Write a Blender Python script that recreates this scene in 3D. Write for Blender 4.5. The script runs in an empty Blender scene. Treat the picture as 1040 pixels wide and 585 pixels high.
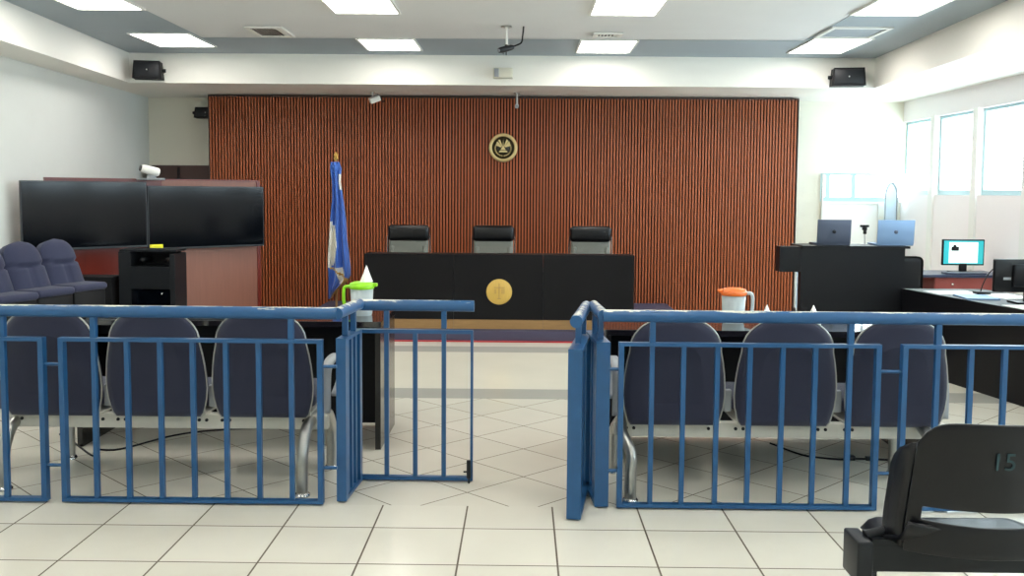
import bpy, bmesh, math, random
from mathutils import Vector, Matrix, Euler
random.seed(7)
PI = math.pi
sc = bpy.context.scene
col = sc.collection

# ------------------------------------------------------------------ materials
def srgb(r, g, b):
    f = lambda c: (c/255/12.92) if c/255 <= .04045 else ((c/255+.055)/1.055)**2.4
    return (f(r), f(g), f(b), 1)

def mat(name, rgb, rough=.5, metal=0, spec=.5, noise=0, nscale=20, bump=0, bscale=200, coat=0, emit=None, es=0, stretch=None, sheen=0):
    m = bpy.data.materials.new(name); m.use_nodes = True
    nt = m.node_tree; b = nt.nodes['Principled BSDF']
    c = srgb(*rgb)
    b.inputs['Base Color'].default_value = c
    b.inputs['Roughness'].default_value = rough
    b.inputs['Metallic'].default_value = metal
    b.inputs['Specular IOR Level'].default_value = spec
    b.inputs['Coat Weight'].default_value = coat
    b.inputs['Coat Roughness'].default_value = .08
    if sheen: b.inputs['Sheen Weight'].default_value = sheen
    if emit:
        b.inputs['Emission Color'].default_value = srgb(*emit); b.inputs['Emission Strength'].default_value = es
    tc = nt.nodes.new('ShaderNodeTexCoord'); vec = tc.outputs['Object']
    if stretch:
        mp = nt.nodes.new('ShaderNodeMapping'); mp.inputs['Scale'].default_value = stretch
        nt.links.new(vec, mp.inputs[0]); vec = mp.outputs[0]
    if noise:
        n = nt.nodes.new('ShaderNodeTexNoise'); n.inputs['Scale'].default_value = nscale; n.inputs['Detail'].default_value = 4
        nt.links.new(vec, n.inputs['Vector'])
        mx = nt.nodes.new('ShaderNodeMix'); mx.data_type = 'RGBA'
        mx.inputs[6].default_value = tuple(x*(1-noise) for x in c[:3])+(1,)
        mx.inputs[7].default_value = tuple(min(1, x*(1+noise)) for x in c[:3])+(1,)
        nt.links.new(n.outputs['Fac'], mx.inputs[0]); nt.links.new(mx.outputs[2], b.inputs['Base Color'])
    if bump:
        n2 = nt.nodes.new('ShaderNodeTexNoise'); n2.inputs['Scale'].default_value = bscale
        nt.links.new(vec, n2.inputs['Vector'])
        bp = nt.nodes.new('ShaderNodeBump'); bp.inputs['Strength'].default_value = bump; bp.inputs['Distance'].default_value = .002
        nt.links.new(n2.outputs['Fac'], bp.inputs['Height']); nt.links.new(bp.outputs[0], b.inputs['Normal'])
    return m

M = {}
M['wall'] = mat('white_plaster', (222, 226, 222), .7, noise=.03, nscale=3)
M['wallbeige'] = mat('cream_plaster', (232, 228, 212), .7, noise=.03, nscale=3)
M['wallright'] = mat('right_wall_paint', (248, 243, 244), .6)
M['ceil'] = mat('ceiling_light_grey', (226, 227, 227), .8, noise=.03, nscale=2)
M['ceilband'] = mat('ceiling_blue_grey', (160, 172, 180), .7, noise=.04, nscale=2)
M['fascia'] = mat('fascia_white', (240, 238, 230), .6)
M['winframe'] = mat('window_frame_paint', (170, 200, 205), .4)
M['pilaster'] = mat('window_pier_paint', (240, 240, 236), .6)
M['plastic_white'] = mat('white_plastic', (232, 232, 226), .4)
M['cream'] = mat('cream_plastic', (215, 212, 195), .5)
M['black'] = mat('black_laminate', (8, 8, 13), .4, noise=.1, nscale=6, spec=.28)
M['benchblack'] = mat('bench_black_laminate', (8, 7, 11), .45, noise=.1, nscale=5, spec=.25)
M['blackmatte'] = mat('black_matte', (14, 14, 17), .6, spec=.3, bump=.2)
M['blackplastic'] = mat('black_plastic', (8, 9, 14), .3, spec=.35, bump=.1, bscale=400)
M['blackmetal'] = mat('black_metal', (26, 29, 33), .4, spec=.35, metal=.2)
M['navy'] = mat('navy_fabric', (30, 34, 58), .8, noise=.15, nscale=150, bump=.5, bscale=500, sheen=.2)
M['jurynavy'] = mat('jury_navy_fabric', (42, 47, 74), .85, noise=.12, nscale=60, bump=.5, bscale=400, sheen=.1)
M['chrome'] = mat('chrome', (215, 215, 215), .16, metal=1)
M['steel'] = mat('brushed_steel', (176, 176, 172), .34, metal=1, noise=.08, nscale=30)
M['greyplastic'] = mat('grey_plastic', (150, 154, 158), .45)
M['beam'] = mat('grey_painted_beam', (196, 194, 184), .45, noise=.08, nscale=30)
M['tan'] = mat('tan_wood', (160, 124, 78), .45, noise=.2, nscale=8, stretch=(1, 8, 8))
M['dais'] = mat('dais_dark_carpet', (70, 66, 88), .8, noise=.1, nscale=80)
M['red'] = mat('red_strip', (176, 42, 48), .4)
M['partition_red'] = mat('partition_dark_red', (112, 38, 26), .3, noise=.2, nscale=6, stretch=(6, 6, .6))
M['partition_pink'] = mat('partition_pinkish_brown', (140, 92, 76), .4, noise=.14, nscale=5, stretch=(8, 8, .5))
M['darkbrown'] = mat('dark_brown_wood', (58, 36, 30), .5, noise=.15, nscale=8)
M['slat'] = mat('slat_wood', (166, 88, 50), .42, noise=.15, nscale=9, stretch=(4, 4, .25))
M['slatback'] = mat('slat_backing', (52, 12, 6), .7)
M['leather'] = mat('black_leather', (10, 10, 14), .3, spec=.4, bump=.4, bscale=150)
M['greymesh'] = mat('grey_chair_back', (118, 120, 112), .5, noise=.08, nscale=60)
M['screen'] = mat('tv_glass', (4, 7, 13), .1, spec=.28)
M['bezel'] = mat('tv_bezel', (44, 46, 50), .3)
M['gold'] = mat('gold_metal', (216, 196, 140), .4, metal=.5, noise=.15, nscale=40)
M['goldwood'] = mat('gold_wood', (208, 172, 84), .4, noise=.12, nscale=20, stretch=(6, 1, .6))
M['golddark'] = mat('dark_olive_enamel', (44, 38, 18), .4)
M['flagblue'] = mat('flag_blue', (48, 98, 186), .6, sheen=.3)
M['flagwhite'] = mat('flag_white', (228, 226, 214), .7)
M['flaggold'] = mat('flag_gold_fringe', (190, 150, 70), .7)
M['yellow'] = mat('yellow_sticker', (236, 232, 20), .5)
M['green'] = mat('lime_plastic', (150, 226, 30), .35)
M['orange'] = mat('orange_plastic', (240, 120, 50), .35)
M['paper'] = mat('white_paper', (244, 244, 240), .7)
M['lapdark'] = mat('dark_grey_laptop', (78, 86, 104), .4, metal=.3)
M['lapblue'] = mat('silver_blue_laptop', (130, 160, 196), .4, metal=.3)
M['deskred'] = mat('red_brown_desk', (150, 72, 66), .4, noise=.12, nscale=10)
M['deskblue'] = mat('blue_black_desk', (46, 56, 84), .3)
M['teal'] = mat('teal_paint', (16, 52, 58), .6)
M['cyan'] = mat('screen_cyan', (20, 120, 130), .4, emit=(60, 205, 210), es=.7)
M['page'] = mat('screen_white', (200, 200, 200), .4, emit=(225, 250, 245), es=.9)
M['hatch'] = mat('hatch_grey_blue', (152, 162, 172), .6)
M['paleblue'] = mat('pale_blue_panel', (196, 218, 236), .4)
M['ceilemit'] = mat('light_diffuser', (255, 255, 255), .5, emit=(255, 250, 243), es=11)

def plastic_translucent():
    m = bpy.data.materials.new('frosted_clear_plastic'); m.use_nodes = True
    b = m.node_tree.nodes['Principled BSDF']
    b.inputs['Base Color'].default_value = srgb(225, 238, 240); b.inputs['Roughness'].default_value = .3
    b.inputs['Transmission Weight'].default_value = .45
    return m
M['frosted'] = plastic_translucent()

def window_glass():
    m = bpy.data.materials.new('window_glass'); m.use_nodes = True
    nt = m.node_tree; nt.nodes.clear()
    o = nt.nodes.new('ShaderNodeOutputMaterial'); t = nt.nodes.new('ShaderNodeBsdfTransparent'); g = nt.nodes.new('ShaderNodeBsdfGlossy')
    g.inputs['Roughness'].default_value = .03; t.inputs[0].default_value = (.93, .97, .98, 1)
    mx = nt.nodes.new('ShaderNodeMixShader'); mx.inputs[0].default_value = .06
    nt.links.new(t.outputs[0], mx.inputs[1]); nt.links.new(g.outputs[0], mx.inputs[2]); nt.links.new(mx.outputs[0], o.inputs[0])
    return m
M['glass'] = window_glass()

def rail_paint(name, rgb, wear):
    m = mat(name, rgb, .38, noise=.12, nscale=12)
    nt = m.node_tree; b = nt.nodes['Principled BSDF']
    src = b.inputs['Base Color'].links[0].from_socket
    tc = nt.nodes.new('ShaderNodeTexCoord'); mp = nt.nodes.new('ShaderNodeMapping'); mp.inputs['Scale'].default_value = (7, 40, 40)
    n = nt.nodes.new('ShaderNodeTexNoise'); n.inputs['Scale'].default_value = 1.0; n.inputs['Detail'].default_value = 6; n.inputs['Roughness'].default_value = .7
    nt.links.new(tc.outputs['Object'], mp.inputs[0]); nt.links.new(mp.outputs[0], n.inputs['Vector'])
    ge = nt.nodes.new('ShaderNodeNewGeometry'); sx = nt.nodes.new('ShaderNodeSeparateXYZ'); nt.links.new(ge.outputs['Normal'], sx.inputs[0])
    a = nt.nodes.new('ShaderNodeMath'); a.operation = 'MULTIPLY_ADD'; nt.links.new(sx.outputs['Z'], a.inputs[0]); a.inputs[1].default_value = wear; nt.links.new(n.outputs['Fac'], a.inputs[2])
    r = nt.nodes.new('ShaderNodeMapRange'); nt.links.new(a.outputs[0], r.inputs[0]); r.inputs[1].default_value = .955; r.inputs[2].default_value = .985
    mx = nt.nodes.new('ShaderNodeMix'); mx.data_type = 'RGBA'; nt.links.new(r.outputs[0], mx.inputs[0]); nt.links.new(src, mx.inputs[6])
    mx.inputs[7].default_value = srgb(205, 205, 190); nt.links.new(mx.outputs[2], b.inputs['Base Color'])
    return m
M['blue'] = mat('blue_rail_paint', (26, 76, 120), .36, noise=.18, nscale=14)
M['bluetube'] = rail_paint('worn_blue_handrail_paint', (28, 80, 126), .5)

def floor_tiles(diag):
    m = bpy.data.materials.new('diagonal_tiles' if diag else 'square_tiles'); m.use_nodes = True
    nt = m.node_tree; b = nt.nodes['Principled BSDF']; L = nt.links
    def math_(op, x, y=None, z=None):
        n = nt.nodes.new('ShaderNodeMath'); n.operation = op
        for i, v in enumerate((x, y, z)):
            if v is None: continue
            if hasattr(v, 'is_linked'): L.new(v, n.inputs[i])
            else: n.inputs[i].default_value = v
        return n.outputs[0]
    ge = nt.nodes.new('ShaderNodeNewGeometry'); s = nt.nodes.new('ShaderNodeSeparateXYZ'); L.new(ge.outputs['Position'], s.inputs[0])
    X, Y = s.outputs['X'], s.outputs['Y']
    if diag:
        px = math_('DIVIDE', math_('SUBTRACT', X, .018), .600); py = math_('DIVIDE', math_('SUBTRACT', Y, 5.116), .567)
        u = math_('ADD', px, py); v = math_('SUBTRACT', px, py); size = .42; gw = .0065
    else:
        u = math_('DIVIDE', math_('SUBTRACT', X, -.267), .431); v = math_('DIVIDE', math_('SUBTRACT', Y, 3.871), .432); size = .43; gw = .008
    def edge(w):
        fr = math_('FRACT', w); d = math_('MINIMUM', fr, math_('SUBTRACT', 1.0, fr))
        return d
    e = math_('MINIMUM', edge(u), edge(v))
    g = math_('LESS_THAN', e, gw/size/2*1.05)
    # per tile tone
    cx = nt.nodes.new('ShaderNodeCombineXYZ'); L.new(math_('FLOOR', u), cx.inputs[0]); L.new(math_('FLOOR', v), cx.inputs[1])
    wn = nt.nodes.new('ShaderNodeTexWhiteNoise'); L.new(cx.outputs[0], wn.inputs['Vector'])
    no = nt.nodes.new('ShaderNodeTexNoise'); no.inputs['Scale'].default_value = 2.2; no.inputs['Detail'].default_value = 5; L.new(ge.outputs['Position'], no.inputs['Vector'])
    fac = math_('MULTIPLY_ADD', wn.outputs['Value'], .35, math_('MULTIPLY', no.outputs['Fac'], .65))
    mx = nt.nodes.new('ShaderNodeMix'); mx.data_type = 'RGBA'; L.new(fac, mx.inputs[0])
    mx.inputs[6].default_value = srgb(200, 196, 182); mx.inputs[7].default_value = srgb(222, 219, 206)
    m2 = nt.nodes.new('ShaderNodeMix'); m2.data_type = 'RGBA'; L.new(g, m2.inputs[0]); L.new(mx.outputs[2], m2.inputs[6]); m2.inputs[7].default_value = srgb(84, 72, 56)
    L.new(m2.outputs[2], b.inputs['Base Color'])
    r = math_('MULTIPLY_ADD', g, .5, .16); L.new(r, b.inputs['Roughness'])
    b.inputs['Specular IOR Level'].default_value = .45
    return m
M['tile'] = floor_tiles(False); M['tilediag'] = floor_tiles(True)
M['tileband'] = mat('grey_floor_band', (168, 168, 160), .25, noise=.05, nscale=5)
M['tilelight'] = mat('light_floor_tiles', (216, 212, 196), .2, noise=.05, nscale=2)

# ------------------------------------------------------------------ geometry helpers
class MB:
    def __init__(s): s.v = []; s.f = []; s.m = []; s.sm = []
    def add(s, vs, fs, mi=0, smooth=False):
        o = len(s.v); s.v += [tuple(v) for v in vs]
        for f in fs: s.f.append([i+o for i in f]); s.m.append(mi); s.sm.append(smooth)
        return s
    def box(s, x0, y0, z0, x1, y1, z1, mi=0):
        x0, x1 = min(x0, x1), max(x0, x1); y0, y1 = min(y0, y1), max(y0, y1); z0, z1 = min(z0, z1), max(z0, z1)
        vs = [(x, y, z) for x in (x0, x1) for y in (y0, y1) for z in (z0, z1)]
        return s.add(vs, [(0, 1, 3, 2), (4, 6, 7, 5), (0, 4, 5, 1), (2, 3, 7, 6), (0, 2, 6, 4), (1, 5, 7, 3)], mi)
    def rbox(s, x0, y0, z0, x1, y1, z1, r=.01, mi=0, seg=3):
        bm = bmesh.new(); bmesh.ops.create_cube(bm, size=1)
        bmesh.ops.scale(bm, vec=(abs(x1-x0), abs(y1-y0), abs(z1-z0)), verts=bm.verts)
        bmesh.ops.bevel(bm, geom=bm.edges[:], offset=r, segments=seg, profile=.5, affect='EDGES')
        bmesh.ops.translate(bm, vec=((x0+x1)/2, (y0+y1)/2, (z0+z1)/2), verts=bm.verts)
        bm.verts.index_update()
        s.add([v.co.copy() for v in bm.verts], [[v.index for v in f.verts] for f in bm.faces], mi, True); bm.free(); return s
    def tube(s, pts, r, n=12, mi=0, caps=True, closed=False, ry=None):
        P = [Vector(p) for p in pts]; N = len(P); vs = []; up = None
        rs = r if isinstance(r, (list, tuple)) else [r]*N
        for i in range(N):
            if closed: t = (P[(i+1) % N]-P[i-1])
            else: t = (P[min(i+1, N-1)]-P[max(i-1, 0)])
            t.normalize()
            if up is None:
                a = Vector((0, 0, 1)) if abs(t.z) < .9 else Vector((1, 0, 0))
                up = (a-t*a.dot(t)).normalized()
            else: up = (up-t*up.dot(t)).normalized()
            w = t.cross(up)
            for k in range(n):
                an = 2*PI*k/n; vs.append(P[i]+up*math.cos(an)*rs[i]+w*math.sin(an)*(ry or rs[i]))
        fs = []
        for i in range(N if closed else N-1):
            j = (i+1) % N
            for k in range(n): fs.append((i*n+k, i*n+(k+1) % n, j*n+(k+1) % n, j*n+k))
        s.add(vs, fs, mi, True)
        if caps and not closed:
            s.add([vs[k] for k in range(n)], [tuple(range(n-1, -1, -1))], mi); s.add([vs[(N-1)*n+k] for k in range(n)], [tuple(range(n))], mi)
        return s
    def bar(s, a, b, wx, wy, mi=0, yaw=0):     # upright or sloping square bar
        a, b = Vector(a), Vector(b); t = (b-a).normalized()
        u = Vector((math.cos(yaw), math.sin(yaw), 0)) if abs(t.z) > .7 else Vector((0, 0, 1))
        u = (u-t*u.dot(t)).normalized(); w = t.cross(u)
        vs = [p+u*(i*wx/2)+w*(j*wy/2) for p in (a, b) for i, j in ((-1, -1), (1, -1), (1, 1), (-1, 1))]
        return s.add(vs, [(3, 2, 1, 0), (4, 5, 6, 7), (0, 1, 5, 4), (1, 2, 6, 5), (2, 3, 7, 6), (3, 0, 4, 7)], mi)
    def lathe(s, c, prof, n=24, mi=0, axis='z'):
        vs = []; c = Vector(c)
        for r, h in prof:
            for k in range(n):
                a = 2*PI*k/n; x, y = r*math.cos(a), r*math.sin(a)
                vs.append(c+(Vector((x, y, h)) if axis == 'z' else Vector((x, h, y)) if axis == 'y' else Vector((h, x, y))))
        fs = []
        for i in range(len(prof)-1):
            for k in range(n): fs.append((i*n+k, i*n+(k+1) % n, (i+1)*n+(k+1) % n, (i+1)*n+k))
        s.add(vs, fs, mi, True)
        if prof[0][0] > 1e-6: s.add(vs[:n], [tuple(range(n-1, -1, -1))], mi)
        if prof[-1][0] > 1e-6: s.add(vs[-n:], [tuple(range(n))], mi)
        return s
    def prism(s, poly, d, axis='y', a=0, mi=0, smooth=False):   # polygon (2D) extruded along axis from a to a+d
        def P(u, v, w): return (u, w, v) if axis == 'y' else (w, u, v) if axis == 'x' else (u, v, w)
        n = len(poly); s.add([P(u, v, a) for u, v in poly]+[P(u, v, a+d) for u, v in poly], [tuple(range(n)), tuple(range(2*n-1, n-1, -1))], mi)
        s.add([P(u, v, a) for u, v in poly]+[P(u, v, a+d) for u, v in poly], [(i, (i+1) % n, n+(i+1) % n, n+i) for i in range(n)], mi, smooth)
        return s
    def xf(s, mtx):
        s.v = [tuple(mtx @ Vector(v)) for v in s.v]; return s
    def build(s, name, mats, parent=None, origin=None, bevel=0):
        me = bpy.data.meshes.new(name)
        if origin is None:
            if parent is not None:
                r = parent
                while r.parent: r = r.parent
                origin = r.location.copy()
            else:
                xs, ys, zs = zip(*s.v); origin = Vector(((min(xs)+max(xs))/2, (min(ys)+max(ys))/2, min(zs)))
        origin = Vector(origin)
        me.from_pydata([tuple(Vector(v)-origin) for v in s.v], [], s.f)
        if not isinstance(mats, (list, tuple)): mats = [mats]
        for m_ in mats: me.materials.append(m_)
        for p, mi, sm in zip(me.polygons, s.m, s.sm): p.material_index = mi; p.use_smooth = sm
        bm = bmesh.new(); bm.from_mesh(me); bmesh.ops.recalc_face_normals(bm, faces=bm.faces); bm.to_mesh(me); bm.free()
        o = bpy.data.objects.new(name, me); col.objects.link(o)
        if parent is not None: o.parent = parent
        else: o.location = origin
        if bevel:
            b = o.modifiers.new('bevel', 'BEVEL'); b.width = bevel; b.segments = 2; b.limit_method = 'ANGLE'
        return o

def tag(o, label, cat, group=None, kind=None):
    o['label'] = label; o['category'] = cat
    if group: o['group'] = group
    if kind: o['kind'] = kind
    return o
def thing(name, loc, label, cat, group=None):
    o = bpy.data.objects.new(name, None); o.empty_display_size = .1; col.objects.link(o); o.location = loc
    return tag(o, label, cat, group)
def struct(o): o['kind'] = 'structure'; return o
def dup(root, loc, label, rz=None):
    r = root.copy(); col.objects.link(r); r.location = loc; r['label'] = label
    if rz is not None: r.rotation_euler = (0, 0, rz)
    for ch in list(root.children):
        c = ch.copy(); col.objects.link(c); c.parent = r
        for g in ch.children:
            d = g.copy(); col.objects.link(d); d.parent = c
    return r
def smooth_path(pts, n=6):      # Catmull-Rom
    P = [Vector(p) for p in pts]; out = []
    for i in range(len(P)-1):
        p0, p1, p2, p3 = P[max(i-1, 0)], P[i], P[i+1], P[min(i+2, len(P)-1)]
        for k in range(n):
            t = k/n
            out.append(.5*((2*p1)+(-p0+p2)*t+(2*p0-5*p1+4*p2-p3)*t*t+(-p0+3*p1-3*p2+p3)*t**3))
    out.append(P[-1]); return out

# ------------------------------------------------------------------ camera
cam = bpy.data.cameras.new('camera'); co = bpy.data.objects.new('camera', cam); col.objects.link(co)
co.matrix_world = Matrix.Translation((0, 0, 1.6)) @ (Matrix.Rotation(math.radians(.61), 4, 'Z') @ Matrix.Rotation(PI/2-math.radians(4), 4, 'X') @ Matrix.Rotation(math.radians(.4), 4, 'Z'))
cam.sensor_width = 36; cam.lens = 940/1040*36; cam.sensor_fit = 'HORIZONTAL'; cam.shift_y = -31.8/1040; cam.clip_start = .05
sc.camera = co

# ------------------------------------------------------------------ room shell
YB, YF = -2.6, 13.0          # wall behind the camera, front wall behind the bench
CE, SO = 3.24, 2.88          # ceiling, soffit underside
def LX(y): return -5.24+(13-y)*.047
RX = 5.28
f = MB()
f.add([(-6, YB-.2, 0), (6, YB-.2, 0), (6, 4.62, 0), (-6, 4.62, 0)], [(0, 1, 2, 3)], 0)
for a, b, mi in ((4.62, 7.08, 1), (7.08, 7.44, 2), (7.44, 9.16, 3), (9.16, 9.5, 2), (9.5, YF+.2, 3)):
    f.add([(-6, a, 0), (6, a, 0), (6, b, 0), (-6, b, 0)], [(0, 1, 2, 3)], mi)
f.box(-6, YB-.2, -.2, 6, YF+.2, -.001, 3)
struct(f.build('floor', [M['tile'], M['tilediag'], M['tileband'], M['tilelight']], origin=(0, 0, 0)))

# inner edge of the dropped soffit (plan)
IL = lambda y: -4.735+(11.2-y)*.068
IR = lambda y: 4.235-(11.3-y)*.05
c = MB()
c.prism([(-6, YB-.2), (6, YB-.2), (6, 11.6), (-6, 11.6)], .15, 'z', CE)
A, B_, Y1 = -3.46, 3.0, 10.07        # pale central field, blue-grey margin round it
q = .004
c.add([(IL(YB), YB, CE-q), (A, YB, CE-q), (A, 11.25, CE-q), (IL(11.2)-.02, 11.25, CE-q)], [(0, 1, 2, 3)], 1)
c.add([(B_, YB, CE-q), (IR(YB), YB, CE-q), (IR(11.3)+.02, 11.4, CE-q), (B_, 11.4, CE-q)], [(0, 1, 2, 3)], 1)
c.add([(A, Y1, CE-q), (B_, Y1, CE-q), (B_, 11.4, CE-q), (A, 11.3, CE-q)], [(0, 1, 2, 3)], 1)
struct(c.build('ceiling', [M['ceil'], M['ceilband']], origin=(0, 0, CE)))
s_ = MB()
def quadprism(p, z0, z1, mi=0): s_.prism(p, z1-z0, 'z', z0, mi)
quadprism([(-6, YB-.2), (IL(YB), YB-.2), (IL(11.2), 11.2), (-6, 11.2)], SO, CE)
quadprism([(IR(YB), YB-.2), (6, YB-.2), (6, 11.33), (IR(11.3), 11.33)], SO, CE)
quadprism([(-6, 11.2), (IL(11.2), 11.2), (IR(11.3), 11.33), (6, 11.33), (6, YF+.2), (-6, YF+.2)], SO, CE)
struct(s_.build('trim_1', M['fascia'], origin=(0, 11.2, SO)))

w = MB(); w.prism([(LX(YB)-.2, YB), (LX(YB), YB), (LX(YF), YF), (LX(YF)-.2, YF)], CE, 'z', 0)
struct(w.build('wall_left', M['wall'], origin=(-5.2, 5, 0)))
w = MB(); w.box(-6, YB-.2, 0, 6, YB, CE); struct(w.build('wall_back', M['wall'], origin=(0, YB, 0)))
w = MB()
w.box(-6, YF, 0, 4.16, YF+.2, CE); w.box(4.16, YF, 0, 6, YF+.2, 1.5); w.box(4.16, YF, 1.89, 6, YF+.2, CE)
struct(w.build('wall_front', M['wallbeige'], origin=(0, YF, 0)))
# right wall: solid below the sill, header, piers between windows
w = MB(); SI, HE = 1.6, 2.6
w.box(RX, YB, 0, RX+.2, YF, SI); w.box(RX, YB, HE, RX+.2, YF, SO+.02)
struct(w.build('wall_right', M['wallright'], origin=(RX, 5, 0)))
piers = [12.02-1.125*i for i in range(13)]
for i, y in enumerate(piers):
    w = MB(); w.box(RX-.025, y-.065, 0, RX+.2, y+.065, HE+.01)
    struct(w.build('trim_%d' % (i+2), M['pilaster']))
edges = [YF]+piers+[YB]
for i in range(len(edges)-1):
    b = edges[i]-(.065 if i else 0); a = edges[i+1]+(.065 if i < len(edges)-2 else 0)
    if b-a < .1: continue
    m = MB(); X0, X1 = RX+.05, RX+.1; t = .035
    m.box(X0, a, SI, X1, b, SI+.06); m.box(X0, a, HE-t, X1, b, HE); m.box(X0, a, SI+.06, X1, a+t, HE-t); m.box(X0, b-t, SI+.06, X1, b, HE-t)
    wo = struct(m.build('window_%d' % (i+1), M['winframe']))
    g = MB(); g.box(RX+.07, a+t, SI+.06, RX+.076, b-t, HE-t); g.build('pane', M['glass'], wo)
m = MB(); y0, y1 = YF+.03, YF+.09
m.box(4.16, y0, 1.5, RX, y1, 1.56); m.box(4.16, y0, 1.865, RX, y1, 1.89)
for x in (4.16, 4.245, 4.60, 5.2): m.box(x, y0, 1.56, x+.055, y1, 1.865)
wo = struct(m.build('window_20', M['winframe'])); g = MB(); g.box(4.2, YF+.055, 1.55, RX-.05, YF+.061, 1.87); g.build('pane', M['glass'], wo)

# ------------------------------------------------------------------ slatted wall
t = thing('slatted_wall_panel', (-.27, 12.5, 0), 'tall wall panel of vertical reddish brown wooden slats behind the judges bench', 'wall panelling')
SXL, SXR, SY_ = -4.2, 3.655, 12.45
m = MB(); m.box(SXL, SY_+.03, 0, SXR, SY_+.12, 2.865); m.build('backing', M['slatback'], t)
m = MB(); n = 193; p = (SXR-SXL)/n
for i in range(n):
    x = SXL+i*p+.004; m.box(x, SY_-.005, 0, x+p*.52, SY_+.031, 2.845)
m.build('slats', M['slat'], t)
m = MB(); m.box(SXL-.01, SY_-.012, 2.843, SXR+.01, SY_+.12, 2.868); m.box(SXL-.012, SY_-.01, 0, SXL, SY_+.12, 2.85); m.box(SXR, SY_-.01, 0, SXR+.012, SY_+.12, 2.85); m.build('edge_trim', M['darkbrown'], t)
# seal
t = thing('round_seal', (-.26, 12.43, 2.0), 'round gold and dark seal with a crest mounted high on the slatted wall', 'emblem')
cx, cy, cz = -.26, 12.43, 2.188
m = MB(); m.lathe((cx, cy-.02, cz), [(.001, -.0), (.15, 0), (.15, .035), (.001, .035)], 40, axis='y'); m.build('disc', M['golddark'], t)
m = MB()
m.lathe((cx, cy-.02, cz), [(.148, .03), (.148, -.012), (.158, -.02), (.180, -.02), (.190, -.01), (.190, .03)], 48, axis='y')
for k in range(36):
    a = 2*PI*k/36; m.rbox(cx+.169*math.cos(a)-.006, cy-.047, cz+.169*math.sin(a)-.006, cx+.169*math.cos(a)+.006, cy-.037, cz+.169*math.sin(a)+.006, .002, seg=1)
m.build('ring', M['gold'], t)
m = MB()
m.prism([(cx-.035, cz-.03), (cx+.035, cz-.03), (cx, cz+.035)], .02, 'y', cy-.04)
m.prism([(cx-.006, cz+.03), (cx+.006, cz+.03), (cx, cz+.11)], .015, 'y', cy-.04)
for sgn in (-1, 1):
    for k, (a, l) in enumerate(((28, .12), (48, .115), (66, .10))):
        a = math.radians(90-sgn*a); dx, dz = math.cos(a), math.sin(a)
        q0 = (cx+dx*.03, cz+dz*.02)
        m.prism([(q0[0]-dz*.004, q0[1]+dx*.004), (cx+dx*l-dz*.012, cz+dz*l+dx*.012), (cx+dx*l*.96+dz*.016, cz+dz*l*.9-dx*.016), (q0[0]+dz*.004, q0[1]-dx*.004)], .012, 'y', cy-.036)
    for k in range(9):      # laurel
        a = math.radians(-80+k*15); a2 = a if sgn > 0 else PI-a
        x, z = cx+.105*math.cos(a2), cz-.01+.1*math.sin(a2)
        m.lathe((x, cy-.028, z), [(.001, -.008), (.012, 0), (.001, .008)], 8, axis='y')
m.prism([(cx-.06, cz-.06), (cx+.06, cz-.06), (cx+.045, cz-.04), (cx-.045, cz-.04)], .012, 'y', cy-.034)
m.build('crest', M['gold'], t)

# ------------------------------------------------------------------ ceiling lights, vents
def ceil_light(x0, x1, y0, y1, label):
    t = thing('ceiling_light', ((x0+x1)/2, (y0+y1)/2, CE-.02), label, 'ceiling light', 'square ceiling lights')
    m = MB(); fr = .025
    m.box(x0-fr, y0-fr, CE-.018, x1+fr, y0, CE-.002); m.box(x0-fr, y1, CE-.018, x1+fr, y1+fr, CE-.002)
    m.box(x0-fr, y0, CE-.018, x0, y1, CE-.002); m.box(x1, y0, CE-.018, x1+fr, y1, CE-.002); m.build('frame', M['plastic_white'], t)
    m = MB(); m.box(x0, y0, CE-.012, x1, y1, CE-.004); m.build('diffuser', M['ceilemit'], t)
R2 = [(-4.13, -3.52, 9.80, 10.64), (-1.78, -1.19, 10.08, 10.83), (.63, 1.22, 10.1, 10.93), (3.07, 3.66, 9.9, 10.88)]
N2 = ['bright ceiling light nearest the left speaker, far row', 'bright ceiling light between the vent and the ceiling camera, far row', 'bright ceiling light above the right part of the slatted wall, far row', 'bright ceiling light nearest the right speaker, far row']
N1 = ['ceiling light cut by the top edge at the far left', 'ceiling light cut by the top edge, second from left', 'ceiling light cut by the top edge right of the ceiling camera', 'ceiling light cut by the top edge at the far right']
XS = [(-4.03, -3.46), (-1.72, -1.15), (.62, 1.2), (2.99, 3.58)]
YE = [8.49, 8.61, 8.64, 8.58]
for a, l in zip(R2, N2): ceil_light(*a, l)
for (a, b), y, l in zip(XS, YE, N1): ceil_light(a, b, y-.85, y, l)
for j, y in enumerate((5.9, 3.4, .9)):
    for i, (a, b) in enumerate(XS): ceil_light(a, b, y-.85, y, 'bright ceiling light overhead nearer the viewer, out of the photograph')
def vent(x0, x1, y0, y1, label, slots, mm=M['plastic_white']):
    t = thing('ceiling_vent', ((x0+x1)/2, (y0+y1)/2, CE-.02), label, 'vent')
    m = MB(); fr = .045; z0, z1 = CE-.022, CE-.004
    m.box(x0, y0, z0, x1, y0+fr, z1); m.box(x0, y1-fr, z0, x1, y1, z1); m.box(x0, y0+fr, z0, x0+fr, y1-fr, z1); m.box(x1-fr, y0+fr, z0, x1, y1-fr, z1); m.build('frame', M['plastic_white'], t)
    m = MB(); m.box(x0+fr, y0+fr, CE-.01, x1-fr, y1-fr, CE-.005); m.build('backing', mm, t)
    if slots:
        m = MB()
        n = int((x1-x0-.1)/.035)
        for k in range(n): m.box(x0+fr+.01+k*.035, y0+fr+.03, CE-.016, x0+fr+.024+k*.035, y1-fr-.03, CE-.009)
        m.build('louvres', M['blackmatte'], t)
vent(-2.80, -2.42, 9.36, 9.94, 'white slotted ceiling vent at the left of the pale ceiling field', True)
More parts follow.
